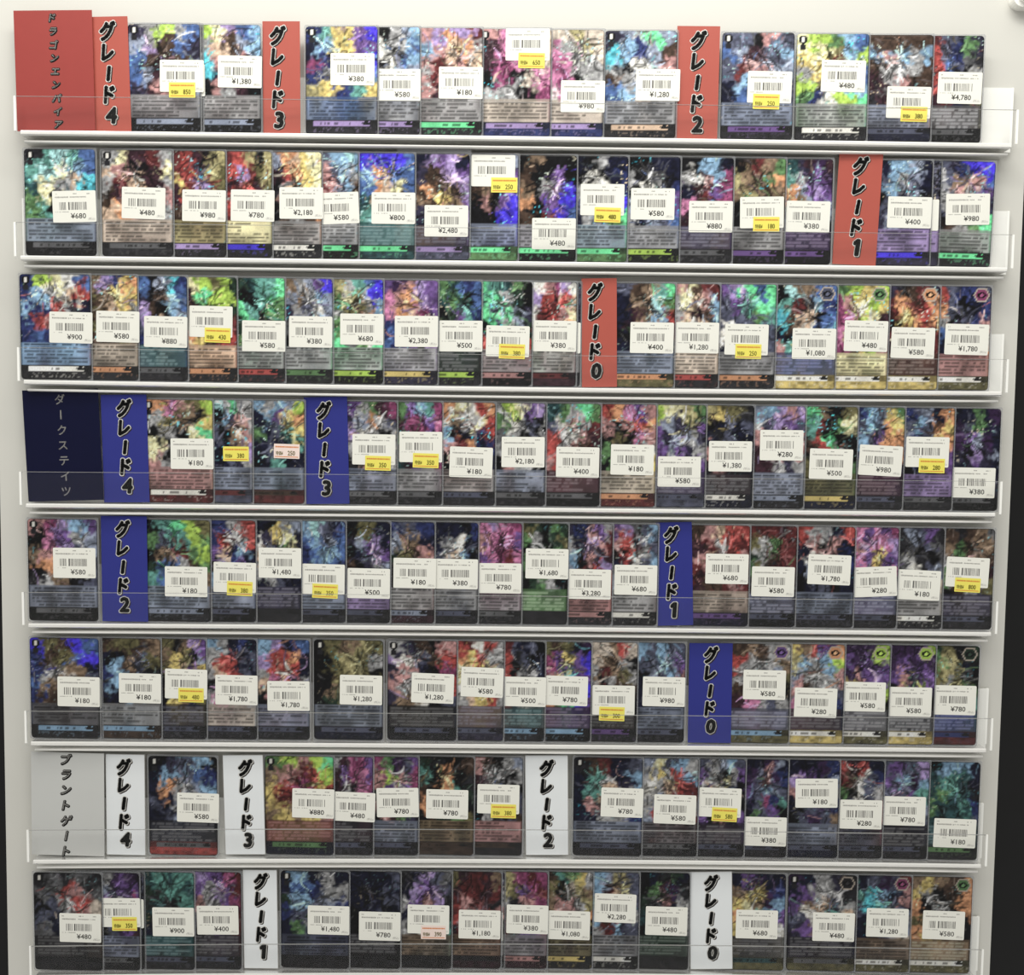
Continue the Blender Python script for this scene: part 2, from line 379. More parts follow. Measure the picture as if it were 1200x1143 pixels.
    bb = bcx*(.75+.5*vnoise(rng, u, v, 6, 3))[..., None]
    bm = (vnoise(rng, u, v*0+.5, 34, 2) < .42) & (u > .2) & (u < .7) & (np.abs(v-.896) < .011)
    col = np.where(inb[..., None], bb, col); col = np.where((inb & bm)[..., None], bb*.35, col)
    ov = ((u-.84)/.055)**2 + ((v-.896)/.017)**2 < 1
    col = np.where(ov[..., None], PAL['k'], col)
    spk = (vnoise(rng, u, v, 44, 70) > .72) & (v > .93) & (v < .985) & (u > .1)
    col = np.where(spk[..., None], col*.55+PAL[bar]*.22+PAL[bot]*.2+.02, col)
    if left:      # grade mark in the top left corner
        d = np.hypot(u-.085, (v-.055)*asp); col = np.where((d < .06)[..., None], PAL['k']*1.3, col); col = np.where(((np.abs(u-.085) < .012) & (d < .04))[..., None], PAL['w'], col)
        d = np.hypot(u-.085, (v-.125)*asp); col = np.where((d < .042)[..., None], PAL['K'], col)
    if icon:      # hexagonal mark in the top right corner
        px, py = np.abs(u-.86), np.abs(v-.085)*asp
        hx = np.maximum(px*.866+py*.5, py)
        col = np.where((hx < .10)[..., None], PAL['S']*.9, col); col = np.where((hx < .083)[..., None], PAL[icon], col)
        col = np.where(((hx < .06) & (py+px*.5 < .05))[..., None], PAL['k'], col); col = np.where(((px+py < .03))[..., None], PAL[icon]*1.5+.02, col)
    bd = np.minimum(np.minimum(u, 1-u), np.minimum(v, 1-v)*asp) < .012
    col = np.where(bd[..., None], col*.35, col)
    col = np.clip(col*GAIN, 0.0005, 1); return np.clip(1.08*col**1.17, 0, .9)
# vertex lattice of the card face with rounded corners, shared topology
_gx = (UU-.5)*CW; _gz = (1-VV)*CH
rc = 0.0030; qx = np.abs(_gx)-(CW/2-rc); qz = np.abs(_gz-CH/2)-(CH/2-rc)
inc = (qx > 0) & (qz > 0); dd = np.hypot(qx, qz); sc_ = np.where(inc & (dd > rc), rc/np.maximum(dd, 1e-9), 1.0)
_gx = np.where(inc, np.sign(_gx)*((CW/2-rc)+qx*sc_), _gx); _gz = np.where(inc, CH/2+np.sign(_gz-CH/2)*((CH/2-rc)+qz*sc_), _gz)
nxv = NX+1; nzv = NZ+1
_V = np.stack([_gx.ravel(), np.full(nxv*nzv, -CT), _gz.ravel()], 1)
per = [(0, i) for i in range(nxv)] + [(j, nxv-1) for j in range(1, nzv)] + [(nzv-1, i) for i in range(nxv-2, -1, -1)] + [(j, 0) for j in range(nzv-2, 0, -1)]
pidx = [j*nxv+i for j, i in per]
_VB = _V[pidx].copy(); _VB[:, 1] = 0.0
CARD_V = np.concatenate([_V, _VB]); nb = len(_V); npn = len(pidx)
I, J = np.meshgrid(np.arange(NX), np.arange(NZ)); a_ = (J*nxv+I).ravel()
Q = np.stack([a_, a_+1, a_+1+nxv, a_+nxv], 1)
S_ = np.array([(pidx[k], nb+k, nb+(k+1) % npn, pidx[(k+1) % npn]) for k in range(npn)])
QUADS = np.concatenate([Q, S_]); NQ = len(QUADS)
def card_mesh(colors):
    me = bpy.data.meshes.new('printed_card'); nv = len(CARD_V)
    me.vertices.add(nv); me.vertices.foreach_set('co', CARD_V.astype(np.float32).ravel())
    loops = np.concatenate([QUADS.ravel(), np.arange(nb+npn-1, nb-1, -1)]).astype(np.int32)
    me.loops.add(len(loops)); me.loops.foreach_set('vertex_index', loops)
    me.polygons.add(NQ+1); me.polygons.foreach_set('loop_start', np.concatenate([np.arange(NQ)*4, [NQ*4]]).astype(np.int32))
    me.update(calc_edges=True)
    ca = me.color_attributes.new('print', 'FLOAT_COLOR', 'POINT')
    c = np.ones((nv, 4), np.float32); c[:nb, :3] = colors.reshape(-1, 3); c[nb:, :3] = .25
    ca.data.foreach_set('color', c.ravel()); me.materials.append(M['card']); return me

# ------------------------------------------------------------------ signs
def glyphs(chars, cx, z0, pitch, size, bars=True, skew=0.0, drift=0.0):
    """vertical run of characters; the long vowel mark turns upright"""
    out = []
    for k, ch in enumerate(chars):
        v, f = text_tris(ch, size)
        if ch == '1':      # an upright stroke with a flag
            q = size; v = np.array([(-.045,-.36),(.075,-.36),(.075,.36),(-.045,.36),(-.045,.20),(-.17,.14),(-.17,.24),(-.045,.36)])*q; f = [(0,1,2,3),(4,3,6,5)]
        c = (v.min(0)+v.max(0))/2; v = v-c
        if ch == 'ー': v = v[:, ::-1]*np.array([1, -1]) if bars else v
        if ch in '01234': v = v*np.array([1.05, 1.12])
        v = v + np.stack([v[:, 1]*skew, 0*v[:, 1]], 1)
        out.append((v + np.array([cx + drift*k, z0 - pitch*k]), f))
    return out
def grown(ch, rad, n, off=(0, 0)):
    o = []
    for v, f in ch:
        v = v + np.array(off); o.append((v, f))
        for k in range(n):
            a = 2*math.pi*k/n; o.append((v + np.array([math.cos(a), math.sin(a)])*rad, f))
    return o
def sign(r, xtl, xbl, w, h, m, label, digit=None, chars=None, dy=0.0, style='out', cxf=0.5, yaw=-1.6, z0=None, pitch=None):
    """xtl, xbl: pixel x of the top left and bottom left corner"""
    by = np.interp(xbl, [p[0] for p in BASE[r]], [p[1] for p in BASE[r]])
    X0, Z0 = at(xbl, by); X1, Z1 = at(xtl, by-118)
    lean = math.atan2(X1-X0, Z1-Z0)
    X = X0 + w/2; Z = zb(r, X)
    o = empty('divider_sign', (X, dy, Z - 0.0003 + abs(math.sin(lean))*w/2), (0, lean, math.radians(yaw)))
    tag(o, label, 'sign', 'section and grade signs on the trays')
    link('sign_paper', slab('sign_paper', [(w/2, h), (-w/2, h), (-w/2, 0), (w/2, 0)], -0.0003, 0.0, m), o)
    cx = -w/2 + w*cxf
    if digit is not None:
        gp = [.0170, .0168, .0165, .0164, .0162, .0157, .0160, .0158][r]; g0 = [.0115, .0113, .0113, .0113, .0110, .0101, .0113, .0102][r]; gs = gp/.0170
        ch = glyphs('グレード', cx, h-g0, gp, 0.0148*gs, skew=0.12) + glyphs(digit, cx+0.001, h-g0-gp*4+0.0003, gp, 0.0158*gs, skew=0.08)
        for i in range(len(ch)):
            v, f = ch[i]
            c = (v.min(0)+v.max(0))/2
            if i == 2: ch[i] = ((v-c)*np.array([1.0, 0.92])+c, f)
            elif i == 4: ch[i] = ((v-c)*np.array([1.06, 1.0])+c, f)
            else: ch[i] = ((v-c)*np.array([0.86, 1.10])+c, f)
        link('lettering_shadow', flat_mesh('lettering_shadow', grown(ch, 0.0014, 12, (0.0009, -0.0008)), 'glyph_sh', -0.00034), o)
        link('lettering_outline', flat_mesh('lettering_outline', grown(ch, 0.00150, 14), 'glyph_out', -0.00038), o)
        link('lettering', flat_mesh('lettering', grown(ch, 0.00080, 10), 'glyph', -0.00043), o)
        if m == 'whitep':
            e = 0.0004
            link('border_line', flat_mesh('border_line', [quad(w/2-e, 0, w/2, h), quad(-w/2, h-e, w/2, h), quad(-w/2, 0, w/2, e), quad(-w/2, 0, -w/2+e, h)], 'ink_soft', -0.00034), o)
    else:
        if style == 'thin':
            ch = glyphs(chars, cx, h-z0, pitch, 0.0092, drift=0.0002)
            link('lettering', flat_mesh('lettering', grown(ch, 0.00012, 4), 'glyph_grey', -0.00036), o)
        else:
            ch = glyphs(chars, cx, h-z0, pitch, 0.0072 if r == 0 else 0.0098, skew=0.2, drift=0.0003 if r == 0 else 0.0)
            link('lettering', flat_mesh('lettering', grown(ch, 0.00095, 10), 'glyph', -0.00036), o)
            link('lettering_fill', flat_mesh('lettering_fill', grown([(v+np.array([-.0003, .0003]), f) for v, f in ch], 0.00010, 4), 'glyph_grey', -0.00040), o)
    return o
GW = 0.0305
sign(0, 16, 20, 0.0645, 0.0965, 'red_dark', 'large deep red section sign standing leftmost on the top tray', chars='ドラゴンエンパイア', style='c', cxf=0.495, z0=0.0062, pitch=0.01068)
sign(0, 106, 110.5, GW, 0.0925, 'red', 'red grade 4 sign beside the large deep red sign, top tray', digit='4', dy=0.0007, cxf=0.44)
sign(0, 307.5, 308.5, 0.0308, 0.0905, 'red', 'red grade 3 sign before the 380 yen card, top tray', digit='3', cxf=0.40)
sign(0, 793.5, 790.5, 0.0352, 0.0915, 'red', 'red grade 2 sign right of the 1,280 yen card, top tray', digit='2', cxf=0.50)
sign(1, 983, 975.2, 0.0362, 0.0925, 'red', 'red grade 1 sign leaning right, on the second tray', digit='1', cxf=0.50)
sign(2, 681.5, 682.0, 0.0294, 0.0905, 'red', 'red grade 0 sign in the middle of the third tray', digit='0', cxf=0.38)
sign(3, 26, 33, 0.0640, 0.0935, 'navy', 'large navy section sign leaning left, leftmost on the fourth tray', chars='ダークステイツ', style='thin', cxf=0.49, z0=0.0082, pitch=0.0129)
sign(3, 118, 122, 0.0385, 0.0905, 'blue', 'blue grade 4 sign beside the large navy sign, fourth tray', digit='4', cxf=0.50)
sign(3, 356, 359, 0.0365, 0.0900, 'blue', 'blue grade 3 sign on the fourth tray', digit='3', cxf=0.45)
sign(4, 118, 120, 0.0390, 0.0900, 'blue', 'blue grade 2 sign near the left end of the fifth tray', digit='2', cxf=0.47)
sign(4, 768.5, 770.5, 0.0305, 0.0888, 'blue', 'blue grade 1 sign right of centre on the fifth tray', digit='1', cxf=0.42)
sign(5, 808, 806, 0.0370, 0.0870, 'blue', 'blue grade 0 sign on the sixth tray', digit='0', cxf=0.50)
sign(6, 36, 37, 0.0630, 0.0905, 'greyp', 'large light grey section sign, leftmost on the seventh tray', chars='ブラントゲート', style='c', cxf=0.48, z0=0.0062, pitch=0.01345)
sign(6, 123, 124.5, 0.0340, 0.0890, 'whitep', 'white grade 4 sign beside the large grey sign, seventh tray', digit='4', dy=0.0006, cxf=0.46)
sign(6, 260.5, 264, 0.0350, 0.0880, 'whitep', 'white grade 3 sign on the seventh tray', digit='3', cxf=0.55)
sign(6, 615, 616, 0.0372, 0.0885, 'whitep', 'white grade 2 sign in the middle of the seventh tray', digit='2', cxf=0.50)
sign(7, 284, 286, 0.0300, 0.0885, 'whitep', 'white grade 1 sign on the left of the bottom tray', digit='1', cxf=0.52)
sign(7, 808, 809, 0.0370, 0.0880, 'whitep', 'white grade 0 sign on the right of the bottom tray', digit='0', cxf=0.50)

# ------------------------------------------------------------------ cards
# right edge px | price | sticker centre x,y,tilt | discount sticker x,y,text (r: pinkish) | artwork patches | print block | name bar | footer | look | options
CARDS = [
"""236|850|213,89,0.5|213.5,105.5,850|uGfGb vlhbu bhdhv bvdGD udDdv|Gd|v|k|silvery purple-brown foil
307|1,380|281,84,1||fYlbB GshvB cDhDd cuddv kDGdk|Gd|v|k|pale green and brown foil
443.5|380|413,81,0.3||NTyPi nByPP mNhPi NgnAB ayNTy|bd|l|K|blue and violet with gold
493|580|467,99.5,0||kGGvB wkGBb kwVbB Gkvbv gVbvu|Gd|l|K|grey and pale blue
566|180|540,97,0.5||DlOlr BDsOG DrsDs GrDds DdrkG|Gd|F|K|dusty pink and rust
646|650|618.5,52,0|623,71,650|DMsws dMmss dmMGS kmkSM GGGkm|Sd|l|N|pale mint and magenta
708|980|683,113,0.5||SSaSS MGGaS mMGGG MmkGG wMGGG|Sd|l|N|pale mint and magenta
793|1,280|771,99.5,0.5||uvGFv cBNvh GkwvD hGvhd bBskG|Gd|s|K|silver and brown foil
930|250|902,102,1|898,119,250|VVkDV bvdVB VrDvv nBdwV nbKkV|vd|P|K|slate blue and red
1017|480|988.5,89,1||YfEBb yYABf GyrGb fAhfB ENwfF|Gd|w|K|lime green and blue
1092|380|1065,120,1|1071,134,380|hhhhh BDBGB hGGGh dGDhh KdhdO|vd|V|n|brown-framed rocky
1151|4,780|1125,103,1||rVnEu RVNgK RbVkG RuNgA drnKA|gl|g|k|dark blue and red""",
"""114|680|87,242,-1.5||KTCTb TCYBb tYGsc EYkGt ETknV|vd|g|k|teal and pale green|
204|480|168,238,1.5||GYdrG sDkdY GrsdG hddkD sODdG|Sd|g|K|cream and dark red
266|980|239,241,1||rRdka rRuaA yrlrA dRrka hdRdA|ad|l|K|dark red and khaki
320|780|296,241,1||rRaka RlrAa drRdA RdrhA rdaRd|Yd|i|K|dark red and khaki
378|2,180|353,238,0||vOsyY dROyY kGhyY KDhyy khGhO|Gd|w|K|gold and rust
421|580|395,244,-2.5||VBBCB DVBvG rDVBh DrvBV GvVBG|Gd|F|k|pale sky blue
487|800|461,244,0.3||iiiib BOsbb bOsYb tsChb TCTsC|tl|F|t|bright blue and orange
551|2,480|523,259,0.3||nlPln uhhlP hOhhl HhyHP uhOyl|nl|l|V|violet and brown|up
608|250|578,200,0.5|591,217,250|VkVVv kVkVP hHkPl kDkPi kkkii|vd|F|E|dark brown and violet
676|480|649,274,0.3||kHkkk hkkPk HkGli OkPPi hkrib|Gd|F|k|black and bright violet
736|480|706,234,0.3|712,252,480|nkGnn kwknN GkwnN VkvVi nGvEF|vd|F|E|black and navy
797|580|765,239,0.3||kknnn GkGkn kwkVN vkVvP GnvVb|Gd|f|k|black and navy
859|880|833,254,0||kkBBn GwDBm ndrPm MdsRP duGsP|ul|g|K|red and pale blue
920|180|893,249,-1|898,263,180|khrHE aHhEO HaHhH kEhHh kkuph|Gd|P|k|olive brown
975|380|947,254,1||tudpd TGpPp OvPlP AHvPv uvPuk|pl|P|k|dark purple
1091|400|1066,249,1||nBBvn VBGVn kBVvk VGBkn uvVun|ld|i|u|blue-grey and black
1102|*|||VuVkV kVukV VkVuk uVkVu VukVk|ld|u|u|dark slate|slip
1162|980|1133,245,-2||VuNii GVHDb kGDGP VGDVu khGEF|Gd|F|K|tan and blue|lean1.2""",
"""108|900|83,384,1||NfYwb NBGsR BNRGn NRDun NbNNR|Bd|w|K|royal blue with white and red
163|580|138,383,1||HlNyO AHyOy hHsyG AhYhs hhhAH|Sd|O|K|golden brown
221|880|194,389,1||bkvcN ukhBb lhkBv VksBV NkwVb|tl|g|K|steel blue
279|430|247,377,1|255,393,430|YfAfe dFfff hAffe Adfhr OyhrR|sd|O|K|bright lime green
335|580|309,394,0.5||etTTF kkTFE FTkEE eFkkT EFkEk|Gd|R|K|emerald and black
391|380|364,389,0.5||HGvPi vHGBv uGVwv gvGBG kGvGF|Gd|E|K|silver and violet foil
450|680|424,386,0.3||aGTbi EYAGi GAdOB EYrFG FgEwF|Gd|f|k|olive green and blue foil
514|2,380|488,388.5,0||PpDlP MDOlP MOsmP NODPs bNPkl|Gd|y|u|purple and peach
565|500|540,394,0||EtbNb tETkb kePTN tAdkT ekEtk|Kl|f|K|teal and blue
624|380|595,400,1|600,412,380|FTtEk TFGek FVFvu kFGve RuDmR|Gd|D|k|mint green and black
676|380|650,394,0.5||wDmlw lRrRs wrRDY DGrsO FMGsD|Gd|r|d|white and dark red
681|*|||VuVkV kVukV VkVuk uVkVu VukVk|Gd|u|K|dark|slip
791|400|764,396,0.5||VhHTF nHhCE ndHBR kEDGr ndGBt|vd|O|A|teal, brown and red
843|1,280|817,396,0.5||DYhrr GYsDB GsdhB DGhsb ssDGs|Sd|R|K|cream and rust
909|250|875,398,0.8|877,412,250|PlFbF VPTFT VVVET wVVVV nnuuV|Gd|O|K|grey shape on blue-green
980|1,080|954,403,0.5||kCHbb TrKBN chskb nkwbB DTyEG|Nl|w|y|light blue and black|iV
1041|480|1015,394,1||Efyyf mDYfy mMfYd MYfdm mhyfD|Yd|w|y|lime yellow and pink|iE
1100|580|1070,402,1||ukhru rOrRO kyORO rROdr dRdrr|hl|w|y|fiery orange and red|iO
1160|1,780|1133,398,1||RVNNV OVknN GkVND bkVOw nVhDO|Dd|w|A|navy blue and orange|im""",
"""251|180|225,532,0||OMDAf GAHky kGkYF YkkAY DGkKs|Dd|w|r|black on peach and lime
297|380||276.5,532,380|CGFGG kBuDG VkHsD nkuHl nnVuG|vd|r|V|silver foil and navy
358|250||336,529,r250|BGBvf nBPyO EnVTy nVnnT knTnn|vd|h|r|dark winged shape, rainbow edge
466|350|438,527,0.5|443,543,350|PGEdm uvOGV lwGkG GkkgG KhDkG|vd|g|K|grey and mauve
519|350|493,524,0|499,540,350|EPBTm dmmPM EdmPm kBGmp tdPGm|Gd|g|K|crimson purple and teal
581|180|552,542,1.5||OYwRO wHGYR BknNr DrOnN kHORn|Gd|V|K|orange and navy
640|2,180|613,530,0||GfYPl EwGVk gGkVG GkwGv kDGGk|vd|g|K|pale grey-green
704|400|677,542,0.5||tEGFE VwDGr RGwDd RGDhr DRGdd|dl|g|k|white and maroon with green
769|180|741,539,0.5||ROMPD DkDRO kAkMD EKkAG kEKAy|Sd|O|r|black on coral pink
827|580|796,553,0||fYYaE PvuAP PuvGu PvPuG kwPlP|ul|V|V|purple with pale yellow
883|1,380|856,535,0||ayAAK knVnV nKVnn DdKnk KDdkn|Kl|w|n|near-black blue
943|280|916,522,0||vBlDl GVlPV DudGD dGDuD ddGuG|vd|v|K|lavender and maroon
1004|500|974,544,1||FHkkA TrkEY hRFkk kREGk AkkGE|Ad|y|n|black with red and green
1059|980|1032,540,2.5||NBvyE VBnOy BVPOO NvuDO knuPu|dl|V|K|blue and orange-gold
1117|280|1087,530,0.5|1092,546,280|NVvnO VBVOy vNVyO NuVDP kVnhP|ld|g|K|blue and orange-gold
1171|380|1141,566,0.5||nnEnp pVEnn pPvpn ukluv nuPun|ul|g|k|dark violet with green""",
"""116|580|87,660,0||DmlBP kMPGv HDlVv kOkGV KGHkV|vd|g|k|magenta beams on grey
248|180|218,682,0.5||kTFfA EVTfE kHrEf ebGhE TbkGH|vd|v|K|green and dark bronze
301|380|275,677,1|281,690,380|NNGRR NRwGR PsNBn kGNPn BGPwN|vd|V|k|midnight blue and red
354|1,480|328,660,0.3||nkyGv wuyYn svuEA GwunA nGVnn|ul|K|K|dark blue with yellow
406|350|379,679,0.8|381,693,350|BCVnN bBVvb NbBBb nBVbN BnwbV|vd|V|K|icy blue
458|500|432,684,0.5||kAAnn uvPln knVlP hkuGv KhkVk|ld|V|K|dark violet and silver
510|180|486,672,0.5||NVVNN vHHnn eAhDD KkhDO kkhrD|Gd|v|d|brown and dusk blue
561|380|535,673,0.3||nnnkN nGwnn VGsBk GsVBN kGVbn|Gd|V|K|black with light blue
612|780|586,678,0||MlMmm DMdMP PMmrM mPMmP Mmukm|Gd|g|K|magenta pink
666|1,680|641,661,0.5||AekEe EGkeA kGeEk EkGwe keEGk|El|K|K|dark green and silver
718|3,280|691,685,0.5||uNDPG GnlDr BkDud vrkRl nkDnR|Dd|D|K|navy, pink and red
771|680|745,680,0.3||PlgVB DRdGV kRwVB ndwkB vkwGr|Gd|w|K|grey with red and white
878|680|852,667,0.3||hDsRR drGRr DHGRD rDhOr dhrDr|Sd|P|n|bright red and brown
933|580|906,682,0.5||rrrdr AGErr eGhrr EAKrd kGVhd|Vl|V|k|wine red and olive
1001|1,780|972,668,1.5||RGGnR nDkDn nwDkN kvnBn knVkn|vd|V|K|dark blue with white and red
1052|280|1026,682,-3||MPMPm DlMMl MPyPP PvOPM lPmlV|Vl|V|K|pink and violet
1105|180|1077,686,2||KvVPK KkkVg gGKkg KwKVv kKkgS|Gd|w|K|charcoal grey
1164|800|1134,671,2|1134,686,800|hKhHg HEhhH GhDHh EGDhd khGVA|ul|V|K|taupe and brown""",
"""118|180|92,811,0.5||iAhib NhAbi NGSHn bHGHV NhrVk|gd|B|K|vivid blue with brown
119.8|*|||VuVkV kVukV VkVuk uVkVu VukVk|gd|u|K|dark blue|slip
190|180|164,807,0.5||hAAhH nkHVA NBhVk nBhHk knBKk|Gd|B|h|dark brown and blue
243|480|218,802,1|224,815,480|AkHlP HyAkv AysPy kHAkV kyHVA|nl|V|K|gold and mauve
302|1,780|277,809,0.5||BGnNn GRRnV GsRVn kMsNG GMGVB|Sd|V|K|coral red on midnight blue
364|1,780|338,816,-0.5||BlnNb lRROn GRsRn sMMVG kDMNV|vd|V|K|coral red on midnight blue
450|1,280|423,809,0.5||kAHaA kAaAG kAaAk kHAGA keAak|vd|V|n|olive and black
536|1,280|507,807,1.5||GuhkD lwVhR uDnkm DGknR uHwkV|kl|V|K|black with white and pink
591|580|565,800,1.5||RrwRG OyRGG YsyyG wHYGm GsyRG|ul|V|u|yellow and red on grey
639|500|615,811,0.5||rVnVk RKVkn RkGGn BRwGw RVwGG|tl|B|K|dark slate with red edge
693|780|664,810,1||AhAnp mPyPi DycPP yfPPi OAFiP|pl|B|k|vivid purple, multicoloured
747|300|719,821,0|717,837,300|SSHRS SHhGk GrHAG HkGhh kGHhk|kl|P|K|beige and bronze
803|980|778,811,0.5||BVBVV VVBvP kvVBD nVkVB nkVnk|vd|V|K|stormy blue
926|580|896,803,0.3||hHhGG RGGGH GGkvA hGVVk dMGVG|Vl|B|A|silver grey and brown|iP
989|280|956,824,1||yHRPO aBGBf vGGGD DhGGV MDudN|Kl|w|y|grey figure with gold confetti|iO
1042|580|1013,817,0.3||pppff PpPpP pDPlP yFPDf kpPpk|gl|w|A|purple with yellow-green|if
1095|580|1067,823,0.3||pppPf pPpPp PDuPP kyEfu kVuVk|gl|w|y|purple with yellow-green|if
1146|780|1119,821,0.3||eAkKe EaAnk AaAgk gGAEE GGkAT|Nl|N|r|olive leaves on black|ie""",
"""256|580|232,947,1||kuVBk nBVbN nOGvB VnGGV nVvVn|Kl|g|R|dark blue with white swirls
392|880|367,942,1||EfDfF HDrRf yRmyR yrHrO HyHyD|rl|E|n|yellow, green and red
438|480|415,946,1.5||GdmmP dPmMP kGKMm kVkmP kGkmd|Kl|V|K|purple and black
491|780|466,941,-1.5||mEpVP DfDGm ePGPm DmDkV kDdEu|vd|V|K|violet with lime
556|780|524,943,0.5||eKkkh TkOkK hkOTe Okhtk kheEA|Hd|h|h|black with teal and orange
613|380|584,937,0.5|590,951,380|DhkGv dGGkG kSbGk KGsVV kGKVh|Dd|h|K|grey and blue
753|780|729,941,1||KhrnV nTGnB nTsuG nDKGG nnGGN|vd|V|K|teal-haired figure on navy
818|580|791,949,1||vYVBG GyGRB wGsRr GvrRG vRGrr|gd|g|K|silver and bright red
873|580|844,941,1|849,955,580|VGvBV PGkGP GsYVk vsGHk PkDuP|Kl|V|K|blond figure on violet
923|380|897,975,0.5||nnpvn pVDpN PVBvV nVmNT kEVPk|Kl|V|K|indigo and violet
983|180|957,930,-1||nnnpN lPPnv DPPnG nkVpN kVpVH|vd|V|n|indigo and mauve
1035|280|1009,955,0.3||RdRnn rhwVN EkwVG kVGVD AEVkR|Vd|V|K|navy with red and white
1088|780|1060,951,0.3||VPVVl PVBpB VlVPT pVDTv udpVV|Kl|V|K|plum and pale teal
1147|180|1119,977,1||kBBBn tTTtn tETtK EttTN tkttV|tl|E|K|deep teal""",
"""121|480|94,1088,0.3||KgKgK ggRDg kVGRS VnGDS gnGVH|kl|K|K|grey with muted pink
165|350|140,1070,-1|146,1083,350|GpPpp vuPpP lnGpm nvGPp kVpPd|vd|g|K|dark purple
170|*|||VuVkV kVukV VkVuk uVkVu VukVk|Kl|u|K|dark|slip
229|900|203,1081,-0.5||tTtTT eKTTt KtKkT ekTkT nkkTt|tl|V|K|grey teal and black
284|400|255,1079,-1||lPPmr PGlPr DGGPm uGVDr kGPur|Kl|V|K|mauve, grey and red
410|1,480|385,1079,0.3||nBnGn nbNGG eBVvN NVGVn nEVPn|Vd|K|K|navy and bright blue
470|780|445,1086,0.3||nnnnV nKnVn nknkV knVkn khnkk|Kl|K|K|very dark navy
530|390|502,1078,0.3|508,1093,r390|KnlVg nlPlV GPDlK nGkGe GkwkT|Hd|K|K|lilac and grey
588|1,180|562,1084,0.3||AdrdH drrdr rDrdK RDGrD drGDr|Hd|K|d|dark red
642|380|618,1078,0.5||ammrm aAPmr GKDmm kDkPR rkPPm|Gd|D|d|magenta and khaki
695|1,080|667,1085,0.5||hTEyG AkSaH HDDGa hDkHO kGDhk|Ad|y|K|tan, green and pink
749|2,280|721,1065,1||BvaVV BrHaV TrsaV BhDVG GrBuV|Gd|w|K|light blue and auburn
808|480|781,1080,0.5||knKen kEdpK eKDnG tkVEG kteKG|el|K|K|dark green
920|680|887,1084,0.3||nPpnn HyypN yYHpB OGTBP yGNVw|Kl|t|A|gold and indigo
1003|480|977,1087,0.3||pnGuK nPGGK PHsVG VwgTs uPHVN|Kl|g|A|tan figure on indigo|iK
1067|1,280|1040,1082,0.3||nVpVr TcBnD VcTVn nTVGv nkVGS|Hd|w|A|navy with cyan burst|im
1138|580|1106,1085,0.8||HyHhO yGkhO OkGkO AHkGk OykSk|Hl|w|A|golden yellow and black|iE""",
]
SIGNX = [[(107, 'red grade 4 sign'), (307, 'red grade 3 sign'), (793, 'red grade 2 sign')], [(983, 'red grade 1 sign')], [(682, 'red grade 0 sign')],
         [(118, 'blue grade 4 sign'), (356, 'blue grade 3 sign')], [(118, 'blue grade 2 sign'), (770, 'blue grade 1 sign')], [(808, 'blue grade 0 sign')],
         [(123, 'white grade 4 sign'), (261, 'white grade 3 sign'), (615, 'white grade 2 sign')], [(284, 'white grade 1 sign'), (809, 'white grade 0 sign')]]
SIGNR = [[152, 351, 843], [1027], [724], [173, 409], [174, 813], [858], [171, 312, 667], [328, 859]]
YAW = math.radians(-2.0)
LABELS = set(); n_card = 0
def nw(t):
    import re
    return len(re.findall(r"[A-Za-z0-9][A-Za-z0-9'\u2019-]*", t))
EXTRA = {(1, 2): 'dark red and khaki card, ¥980 tag, right of the dark horned ¥480 card, second tray',
         (1, 3): 'dark red and khaki card, ¥780 tag, left of the golden ¥2,180 card, second tray',
         (5, 5): 'coral red figure card, full width, ¥1,780 tag set low, sixth tray',
         (5, 4): 'coral red figure card, ¥1,780 tag, beside the yellow-tagged gold card, sixth tray',
         (5, 15): 'purple card with yellow-green hexagon, ¥580 tag set higher than its twin, sixth tray',
         (5, 16): 'purple card with yellow-green hexagon, ¥580 tag, left of the olive leaf card, sixth tray'}
